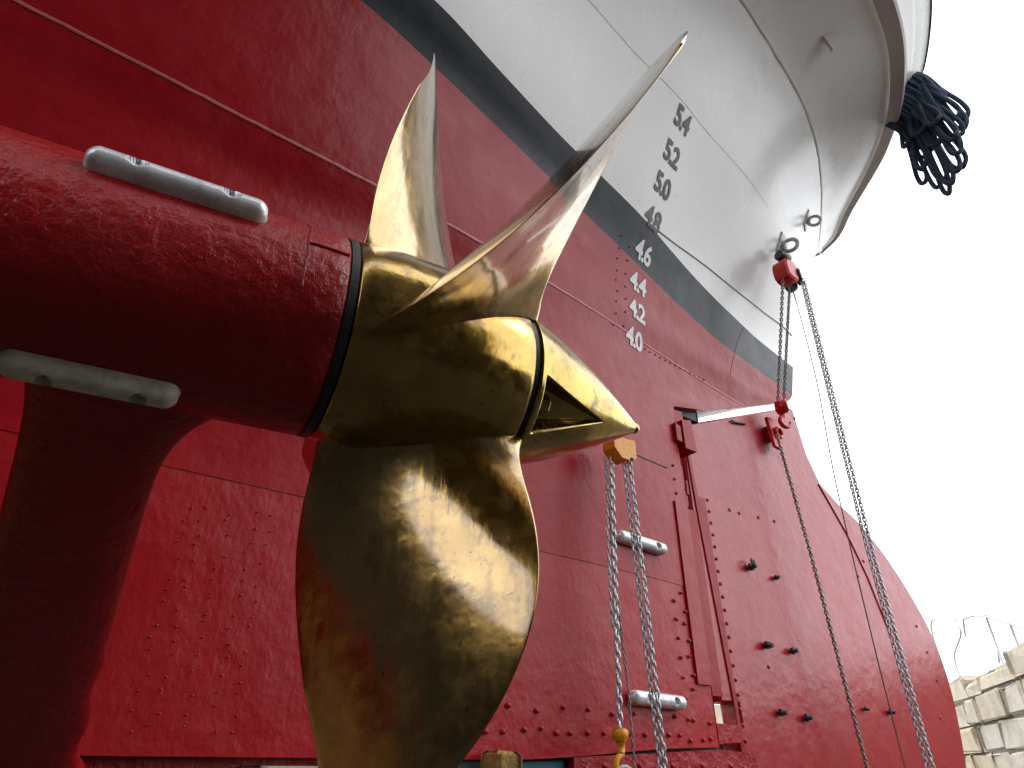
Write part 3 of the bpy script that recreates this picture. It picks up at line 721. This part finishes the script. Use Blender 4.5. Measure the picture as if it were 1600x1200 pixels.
# chain hanging from the lug down across the rudder
rp = MB(); chain_mb(rp, [(4.00, 2.27, 2.03), (4.05, 2.25, 1.2), (4.128, 2.25, .0), (4.17, 2.25, -1.2)], .022, .0050, 8, 4)
tag(rp.build('slack_chain', M['weathered_steel'], None, origin=(4.0, 2.27, 2.03)), 'brownish slack chain hanging from the rudder lug across the red rudder', 'chain')

# ================= orange chain hoist beside the hub cap =================
h2 = empty('chain_hoist', (2.17, 2.08, 1.33)); tag(h2, 'orange chain hoist partly hidden under the propeller cap tip, chains hanging past the anodes', 'chain hoist')
p, n = hull_at(2.19, 1.62, 0); MB().box(p+n*.004, (.10, .10, .012), basis(n, (1, 0, 0))).build('eye_plate', M['red'], ship)
hook_mb((2.18, 2.085, 1.60), 1.1).build('top_hook', M['orange'], h2)
b = MB().tube([p, (2.18, 2.10, 1.56)], .010, 6); b.build('sling', M['dark_steel'], h2)
b = MB(); b.prism([(2.115, 1.40), (2.245, 1.40), (2.250, 1.335), (2.205, 1.290), (2.160, 1.290), (2.115, 1.335)], 2.03, 2.11); b.build('casing', M['orange'], h2, recalc=True)
b = MB(); b.prism([(2.240, 1.41), (2.272, 1.41), (2.272, 1.325), (2.256, 1.305), (2.240, 1.315)], 2.04, 2.10); b.build('hand_wheel_cover', M['orange'], h2, recalc=True)
for nm, pts, w_ in (('load_chain', [(2.135, 2.08, 1.30), (2.095, 2.08, .70), (2.062, 2.08, .13)], .0056), ('load_chain', [(2.112, 2.10, 1.31), (2.115, 2.10, 1.20), (2.107, 2.115, .95), (2.082, 2.10, .52)], .0035)):
    b = MB(); chain_mb(b, pts, .028, w_, 8, 4); tag(b.build(nm, M['galv'], h2), kind='stuff')
b = MB(); chain_mb(b, [(2.222, 2.08, 1.31), (2.245, 2.08, .6), (2.275, 2.08, -.2), (2.29, 2.08, -1.2)], .025, .0046, 8, 4); chain_mb(b, [(2.240, 2.06, 1.32), (2.262, 2.06, .6), (2.291, 2.07, -.2), (2.304, 2.07, -1.2)], .025, .0046, 8, 4)
tag(b.build('hand_chain', M['galv'], h2), kind='stuff')
b = MB(); chain_mb(b, [(2.15, 2.13, 1.28), (2.145, 2.13, .8), (2.165, 2.12, .3), (2.17, 2.12, -1.0)], .02, .0026, 8, 4); tag(b.build('tail_chain', M['weathered_steel'], h2), kind='stuff')
b = MB().lathe([(-.02, .022), (-.01, .034), (.012, .034), (.022, .022)], (2.060, 2.08, .115), (0, 0, 1), 12); b.lathe([(-.06, .014), (-.02, .018)], (2.06, 2.08, .115), (0, 0, 1), 8); b.build('hook_swivel', M['orange'], h2)
hook_mb((2.062, 2.08, .075), .9).build('lower_hook', M['orange'], h2)
tag(MB().torus((2.062, 2.08, -.055), (0, 1, .1), .062, .010, 30, 8).build('sling_ring', M['weathered_steel'], None, origin=(2.062, 2.08, -.055)), 'grey steel ring hanging in the lower hook of the orange hoist', 'ring')

# ================= mooring rope over the bulwark =================
PX = 5.05
loops = [((.79, 5.20), (.672, 4.585), .05), ((.80, 5.18), (.70, 4.47), .045), ((.83, 5.12), (.715, 4.60), .05), ((.86, 5.08), (.740, 4.40), .05), ((.90, 5.02), (.775, 4.36), .045), ((.84, 5.15), (.800, 4.22), .05),
         ((.92, 5.00), (.83, 4.15), .06), ((.95, 4.98), (.86, 4.10), .05), ((.98, 4.95), (.93, 4.02), .045), ((.93, 5.02), (.985, 3.98), .035), ((1.00, 4.92), (.955, 4.10), .05), ((1.05, 4.88), (1.03, 4.10), .035),
         ((1.08, 4.84), (1.115, 4.235), .035), ((1.02, 4.93), (1.06, 4.30), .04), ((.97, 4.98), (.90, 4.45), .06), ((.88, 5.06), (.93, 4.50), .06), ((.90, 5.04), (.84, 4.60), .05), ((1.08, 4.86), (1.0, 4.45), .06), ((.99, 4.96), (.97, 4.62), .06),
         ((.85, 5.12), (.88, 4.70), .05), ((1.06, 4.88), (1.07, 4.55), .04), ((1.10, 4.84), (1.10, 4.60), .03), ((.82, 5.16), (.76, 4.85), .05)]
b = MB()
for k, ((y0, z0), (y1, z1), wd_) in enumerate(loops):
    dx = random.uniform(-.09, .07); d = np.array([y1-y0, z1-z0]); L = np.linalg.norm(d); d /= L; pn = np.array([-d[1], d[0]])
    def pt(s, o): q = np.array([y0, z0])+d*L*s+pn*o; return (PX+dx*(s*.8+.2)+random.uniform(-.012, .012), q[0], q[1])
    up = (PX-.10, y0+.05, z0+.05)
    pts = [up, pt(0, -.012), pt(.35, -wd_*.45), pt(.7, -wd_), pt(.9, -wd_*.95), pt(.985, -wd_*.35), pt(1.0, wd_*.15), pt(.96, wd_*.75), pt(.82, wd_*.95), pt(.5, wd_*.6), pt(.1, .012), (PX-.12, y0+.06, z0+.04)]
    b.tube(bezier(pts, 5), .0185, 7)
b.tube(bezier([(PX, .70, 4.60), (PX+.03, .69, 4.53), (PX+.03, .715, 4.50), (PX, .70, 4.46)], 5), .02, 7)
tag(b.build('mooring_rope', M['rope'], None, origin=(PX, .85, 5.1)), 'dark blue mooring rope hanging in a bundle of loops over the stern bulwark', 'rope')

# ================= under the keel =================
def plank(name, c, s, mk, label, cat, R=None):
    return tag(MB().box(c, s, R, .012).build(name, M[mk], None, origin=c), label, cat)
a = math.radians(-4); Rz = np.array([[math.cos(a), -math.sin(a), 0], [math.sin(a), math.cos(a), 0], [0, 0, 1]])
ca = math.radians(3); Ry = np.array([[math.cos(ca), 0, math.sin(ca)], [0, 1, 0], [-math.sin(ca), 0, math.cos(ca)]])
plank('timber_wedge', (1.56, 2.17, .012), (.11, .12, .085), 'timber', 'brown timber wedge under the hull edge beside the propeller blade tip', 'timber', Ry)
plank('timber_block', (.82, 2.30, -.13), (.30, .7, .275), 'pale_timber', 'pale timber block under the keel left of the lowest propeller blade', 'timber', Rz)
t = empty('keel_trestle', (1.82, 2.5, -1.65)); tag(t, 'teal painted steel trestle under the hull right of the lowest propeller blade', 'trestle')
bpy.context.view_layer.update()
MB().box((1.80, 2.45, -.035), (.30, .35, .135), bev=.008).build('beam', M['teal'], t)
for dx in (-.1, .1):
    for dy in (-.12, .12): MB().box((1.80+dx, 2.45+dy, -.87), (.06, .06, 1.54), bev=.005).build('leg', M['teal'], t)
for x in (-2.4, -1.2, 2.6):
    plank('keel_block', (x, 2.45, -.9), (.45, .9, 1.48), 'timber', {-2.4: 'foremost timber block under the keel, ahead of the strut', -1.2: 'timber block under the keel just ahead of the strut', 2.6: 'timber block under the heel of the stern post'}[x], 'timber')
